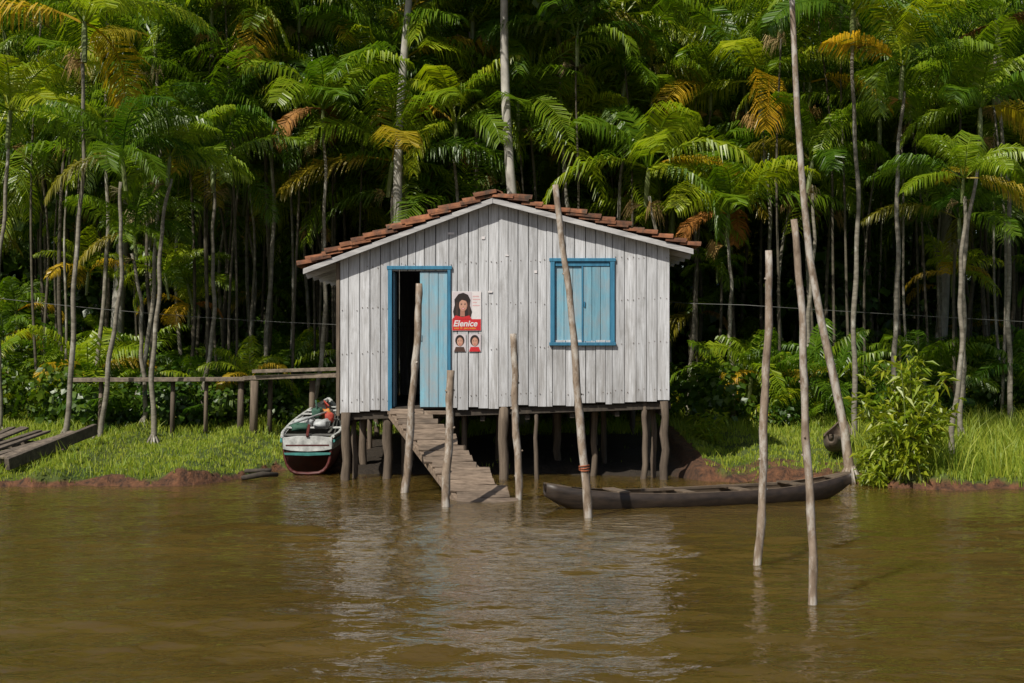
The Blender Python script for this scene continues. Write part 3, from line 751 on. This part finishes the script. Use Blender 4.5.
# ------------------------------------------------------------ poles
def pole(fx, fy, tx, tz, r0, r1, cv=0.0, name='mooring_pole', rope=None):
    e = empty(name, (fx, fy, 0)); mb = MB(); n = 26; ph = R.uniform(0, 6); dy = R.uniform(-.12, .12); pts = []; rr = []
    for k in range(n + 1):
        t = k / n; z = -.7 + (tz + .7) * t; u = z / tz
        pts.append(((tx - fx) * u + cv * math.sin(max(0, u) * math.pi) + .010 * math.sin(t * 13 + ph) + .004 * math.sin(t * 37 + ph), dy * u, z)); rr.append((r0 + (r1 - r0) * t) * (1 + R.uniform(-.08, .08)))
    mb.tube(pts, rr, 10, 0, .05)
    for q in range(4):   # knots
        k = R.randint(8, n - 2); a = R.uniform(0, 6.28); p = Vector(pts[k]); mb.tube([p, p + Vector((math.cos(a), math.sin(a), .4)) * rr[k] * 1.35], [rr[k] * .4, rr[k] * .25], 6)
    mb.obj('pole_shaft', [M_pole], e, True)
    if rope:
        mb = MB()
        for q in range(3):
            zz = rope + q * .024; cx = (tx - fx) * zz / tz + cv * math.sin(zz / tz * math.pi)
            mb.tube([(cx + (r0 + .004) * math.cos(a), dy * zz / tz + (r0 + .004) * math.sin(a), zz + .008 * math.sin(a + q)) for a in [6.2832 * k / 14 for k in range(15)]], .008, 5)
        mb.obj('rope_wrap', [plain('orange_rope', (.32, .09, .035), .8)], e, True)
pole(-1.45, 19.2, -1.24, 2.82, .055, .045, .02)
pole(-.82, 17.6, -.755, 1.68, .055, .048, 0)
pole(.09, 18.3, .013, 2.14, .050, .043, 0)
pole(.88, 16.5, .51, 3.86, .054, .034, .03, rope=.55)
pole(2.24, 12.95, 2.36, 2.875, .042, .032, .015)
pole(2.33, 11.0, 2.2, 2.99, .036, .026, .015)

# ------------------------------------------------------------ boats
def hull(A, B, wf, gf, kf, th, n=30, ptop=.7):
    A = Vector(A); B = Vector(B); L = (B - A).length; d = (B - A).normalized(); sd = d.cross(Vector((0, 0, 1)))
    mb = MB(); K = 14; vs = []
    for i in range(n + 1):
        t = i / n; c_ = A + (B - A) * t; w_ = wf(t); g = gf(t); k_ = kf(t)
        for inner in (0, 1):
            ww = max(.004, w_ - th * inner); kk = k_ + th * 1.2 * inner; 
            if kk > g - .01: kk = g - .01
            for j in range(K + 1):
                a = -math.pi / 2 + math.pi * j / K; s_ = max(-1.0, min(1.0, math.sin(a))); co_ = max(0.0, math.cos(a))
                xx = ww * math.copysign(abs(s_) ** ptop, s_); z_ = g - (g - kk) * co_ ** .75
                vs.append(c_ + sd * xx + Vector((0, 0, z_)))
    S = 2 * (K + 1); fs = []; mi = []
    def q(i, inn, j): return i * S + inn * (K + 1) + j
    for i in range(n):
        for j in range(K):
            fs.append((q(i, 0, j), q(i, 0, j + 1), q(i + 1, 0, j + 1), q(i + 1, 0, j))); mi.append(2 if (j in (0, K - 1)) else 0)
            fs.append((q(i, 1, j), q(i + 1, 1, j), q(i + 1, 1, j + 1), q(i, 1, j + 1))); mi.append(1)
        for j in (0, K):
            fs.append((q(i, 0, j), q(i, 1, j), q(i + 1, 1, j), q(i + 1, 0, j))); mi.append(1 if ptop > .65 else 2)
    for i in (0, n):
        for j in range(K): fs.append((q(i, 0, j), q(i, 1, j), q(i, 1, j + 1), q(i, 0, j + 1))); mi.append(0)
        fs.append(tuple(q(i, 1, j) for j in range(K + 1))); mi.append(0)
    mb.v = [tuple(v) for v in vs]; mb.f = fs; mb.m = mi
    return mb, d, sd

e = empty('dugout_canoe')
A = (.40, 17.25, 0); B = (4.42, 18.7, 0)
wf = lambda t: .34 * max(.0, math.sin(math.pi * min(1, max(0, .03 + .94 * t)))) ** .65
gf = lambda t: .17 + .15 * abs(2 * t - 1) ** 3.0
kf = lambda t: -.14 + .30 * abs(2 * t - 1) ** 5
mb, d, sd = hull(A, B, wf, gf, kf, .04, 34)
mb.obj('hull', [M_canoe, M_canoein, M_canoe], e, True)
mb = MB(); A = Vector(A); B = Vector(B)
for t, w_ in ((.22, .16), (.42, .13), (.60, .14), (.80, .16)):
    c_ = A + (B - A) * t + Vector((0, 0, gf(t) + .006)); mb.beam(c_ - sd * (wf(t) - .01), c_ + sd * (wf(t) - .01), w_, .022)
for t0, t1 in ((.0, .07), (.93, 1.0)):
    p = A + (B - A) * t0; q_ = A + (B - A) * t1; mb.beam(p + Vector((0, 0, gf(t0) - .002)), q_ + Vector((0, 0, gf(t1) - .002)), wf(t0) * 1.7, .02, 0, (0, 0, 1), wf(t1) * 1.7)
c_ = A + (B - A) * .3; mb.beam(c_ + Vector((0, 0, .19)), A + (B - A) * .75 + Vector((0, 0, .21)), .035, .035); 
mb.obj('thwarts_and_paddle', [M_canoein], e, bevel=.003)

e = empty('moored_motor_boat')
A = Vector((-3.12, 21.7, 0)); B = Vector((-3.30, 25.6, 0.12))
wf2 = lambda t: .44 * (.86 + .14 * min(1, t * 6)) * (1 - max(0, (t - .3) / .7) ** 2.0) + .004
gf2 = lambda t: .58 + .30 * t ** 2
kf2 = lambda t: .0 + .55 * t ** 4
mb, d, sd = hull(A, B, wf2, gf2, kf2, .04, 24, ptop=.5)
M_hullred = plain('boat_dark_red_paint', (.085, .016, .013), .5, 8, .5); M_hullwhite = plain('boat_white_paint', (.50, .51, .49), .5, 9, .5); M_teal = plain('boat_teal_paint', (.05, .22, .20), .5, 9, .4); M_bgrey = plain('boat_grey_deck', (.11, .11, .10), .7, 6, .5)
mb.obj('hull', [M_hullred, M_bgrey, M_hullwhite], e, True)
mb = MB()
for s_ in (-1, 1):
    pts = [A + (B - A) * t + sd * s_ * (wf2(t) + .015) + Vector((0, 0, gf2(t) - .06)) for t in [k / 14 for k in range(15)]]
    mb.tube(pts, .026, 6, 1)
    pts = [A + (B - A) * t + sd * s_ * (wf2(t) + .004) + Vector((0, 0, gf2(t) + .01)) for t in [k / 14 for k in range(15)]]
    mb.tube(pts, .028, 6, 0)
def tr(u, z, y=-.02): return A + sd * u + d * y + Vector((0, 0, z))
def tpoly(pts, y, mi):
    n = len(pts); mb.add([tr(u, z, y) for u, z in pts] + [tr(u, z, y + .015) for u, z in pts], [tuple(range(n)), tuple(range(2 * n - 1, n - 1, -1))] + [(k, k + n, (k + 1) % n + n, (k + 1) % n) for k in range(n)], mi)
tpoly([(-.375, .575), (-.15, .60), (.15, .60), (.375, .575), (.37, .40), (.25, .375), (0, .36), (-.25, .375), (-.37, .40)], -.022, 0)
tpoly([(-.33, .47), (.33, .47), (.33, .445), (-.33, .445)], -.027, 2)
tpoly([(-.36, .345), (.36, .345), (.345, .31), (0, .295), (-.345, .31)], -.022, 1)
for t, c_i in ((.05, 3), (.30, 0), (.52, 3), (.66, 0), (.74, 0), (.82, 0)):
    c_ = A + (B - A) * t + Vector((0, 0, gf2(t) + .015)); w_ = wf2(t)
    mb.beam(c_ - sd * w_, c_ + sd * w_, .22, .022, c_i)
mb.beam(tr(0, .60, -.05), tr(0, .74, .25), .04, .04, 2)
mb.obj('paint_bands_and_deck', [M_hullwhite, M_teal, M_hullred, M_bgrey], e, bevel=.004)
mb = MB()
def blob(c, s, mi, seed):
    vs = []; fs = []; nu, nv = 16, 10
    for i in range(nv + 1):
        for j in range(nu):
            th = math.pi * i / nv; ph = 2 * math.pi * j / nu; v = Vector((math.sin(th) * math.cos(ph), math.sin(th) * math.sin(ph), math.cos(th)))
            v = Vector([math.copysign(abs(a) ** .6, a) for a in v]); k_ = 1 + .45 * noise.noise(v * 2.4 + Vector((seed, 0, 0))); vs.append(Vector(c) + Vector((v.x * s[0], v.y * s[1], v.z * s[2])) * k_)
    for i in range(nv):
        for j in range(nu): fs.append((i * nu + j, (i + 1) * nu + j, (i + 1) * nu + (j + 1) % nu, i * nu + (j + 1) % nu))
    mb.add(vs, fs, mi)
c_ = A + (B - A) * .34 + Vector((0, 0, .70))
blob(c_ + Vector((.14, -.3, -.02)), (.12, .2, .07), 1, 1); blob(c_ + Vector((-.18, .1, -.02)), (.16, .3, .08), 1, 2); blob(c_ + Vector((-.16, -.6, -.05)), (.14, .16, .06), 4, 9)
blob(A + (B - A) * .6 + Vector((.05, 0, .80)), (.14, .25, .09), 2, 3); blob(c_ + Vector((.1, .5, .10)), (.09, .1, .08), 3, 4); blob(c_ + Vector((-.02, .35, .12)), (.08, .1, .09), 4, 5); blob(c_ + Vector((.18, .35, .05)), (.07, .1, .08), 0, 6)
mb.tube([c_ + Vector((0, .3, .1)), c_ + Vector((-.03, .25, .34))], .014, 6, 4); mb.tube([c_ + Vector((.15, .5, .1)), c_ + Vector((.09, .4, .32)), c_ + Vector((.18, .3, .24))], .014, 6, 0)
mb.tube([c_ + Vector((-.3, -.6, 0)), c_ + Vector((.2, .6, .16))], .018, 6, 1)
mb.obj('cargo_bundles', [plain('red_cloth', (.36, .05, .03), .8), plain('grey_tarp', (.40, .42, .42), .6, 8, .5), plain('black_engine', (.03, .03, .03), .4), plain('orange_can', (.5, .20, .04), .5), plain('dark_green_cloth', (.03, .09, .06), .8)], e, True)

e = empty('beached_canoe')
mb, d, sd = hull((4.85, 21.6, .27), (5.35, 23.0, .40), lambda t: .20 * math.sin(math.pi * (.05 + .9 * t)) ** .6, lambda t: .26 + .1 * abs(2 * t - 1) ** 3, lambda t: 0.02 + .2 * abs(2 * t - 1) ** 4, .03, 16)
mb.obj('hull', [M_post, M_canoein, M_post], e, True)

# ------------------------------------------------------------ grey board stack on left bank
e = empty('wooden_landing_platform'); mb = MB()
for k in range(15):
    x = -9.9 + k * .178; y0 = 20.75 + R.uniform(-.12, .12); sk = .45 + R.uniform(-.10, .10)
    z0 = gz(x, y0) + .16; mb.beam((x, y0, z0 + R.uniform(-.02, .03)), (x + sk, y0 + 1.75 + R.uniform(-.2, .15), gz(x + sk, y0 + 1.7) + .30 + R.uniform(-.02, .03)), R.uniform(.12, .16), .035, 0, (R.uniform(-.12, .12), 0, 1))
for yy, zz in ((.25, .10), (1.4, .18)):
    mb.beam((-9.9 + yy * .35, 20.75 + yy, gz(-8, 20.8 + yy) + zz), (-7.4 + yy * .35, 20.75 + yy, gz(-7.2, 20.8 + yy) + zz), .1, .12)
mb.beam((-7.28, 20.5, gz(-7.3, 20.6) + .12), (-6.62, 22.6, gz(-6.6, 22.6) + .24), .08, .17)
mb.obj('boards', [M_raft], e, bevel=.005)

# walkway behind left
e = empty('raised_walkway'); mb = MB()
mb.beam((-7.8, 25.2, 1.36), (-4.6, 25.0, 1.38), .34, .07); mb.beam((-4.65, 25.0, 1.40), (-2.6, 24.6, 1.47), .45, .07); mb.beam((-4.5, 24.7, 1.52), (-2.6, 24.4, 1.58), .10, .06)
mb.obj('deck_boards', [M_raft], e, bevel=.005)
mb = MB()
for x, y, r_ in ((-4.78, 25.0, .06), (-4.5, 24.75, .075), (-7.3, 25.2, .045), (-6.0, 25.1, .045), (-3.5, 24.8, .055), (-2.9, 24.6, .06), (-4.3, 25.2, .045), (-5.4, 25.05, .04)):
    z1 = 1.36 if x > -5 else 1.33; mb.tube([(x, y, gz(x, y) - .2), (x + .01, y, .9), (x + .02, y, z1)], [r_, r_ * .95, r_ * .9], 8, 0, .05)
mb.obj('walkway_posts', [M_post], e, True)

# driftwood at the boat inlet
e = empty('driftwood_log'); mb = MB()
mb.tube([(-3.98, 20.95, .03), (-3.7, 21.1, .07), (-3.5, 21.25, .05)], [.035, .045, .03], 8, 0, .1); mb.tube([(-4.0, 21.3, .1), (-3.6, 21.25, .12)], [.03, .025], 7, 0, .1)
mb.obj('log', [M_dark], e, True)

# utility wire
e = empty('overhead_wire'); mb = MB()
pts = []
for k in range(41):
    x = -16 + 16 * 2 * k / 40
    z = 2.28 + .0063 * x * x if x < 0 else 2.95 - .075 * x + .0012 * x * x
    pts.append((x, 25.5 if x < 4 else 24.5, z))
mb.tube([p for p in pts if p[0] <= -1], .006, 4); mb.tube([p for p in pts if p[0] >= 1], .006, 4)
mb.obj('cable', [plain('cable_black', (.10, .10, .09), .5)], e, True)

# ------------------------------------------------------------ light, sky, camera
sun_dir = Vector((-.44, -.60, .80)).normalized()
el = math.asin(sun_dir.z); rot = math.atan2(sun_dir.x, sun_dir.y)
w = bpy.data.worlds.new('World'); scene.world = w; w.use_nodes = True
nt = w.node_tree; bg = nt.nodes['Background']; sky = nt.nodes.new('ShaderNodeTexSky'); sky.sky_type = 'NISHITA'; sky.sun_disc = False
sky.sun_elevation = el; sky.sun_rotation = rot; sky.air_density = 1.0; sky.dust_density = 2.0
nt.links.new(sky.outputs[0], bg.inputs[0]); bg.inputs[1].default_value = 0.07
L = bpy.data.lights.new('sun', 'SUN'); L.energy = 5.0; L.angle = math.radians(.5); L.color = (1, .95, .85)
so = bpy.data.objects.new('sun', L); COL.objects.link(so); so.rotation_euler = sun_dir.to_track_quat('Z', 'Y').to_euler(); so.location = (-20, -20, 30)
cam = bpy.data.cameras.new('camera'); cam.lens = 50; cam.sensor_width = 36; cam.clip_end = 2000
co = bpy.data.objects.new('camera', cam); COL.objects.link(co); co.location = (0, 0, 2.04); co.rotation_euler = (math.pi / 2, 0, 0)
scene.camera = co
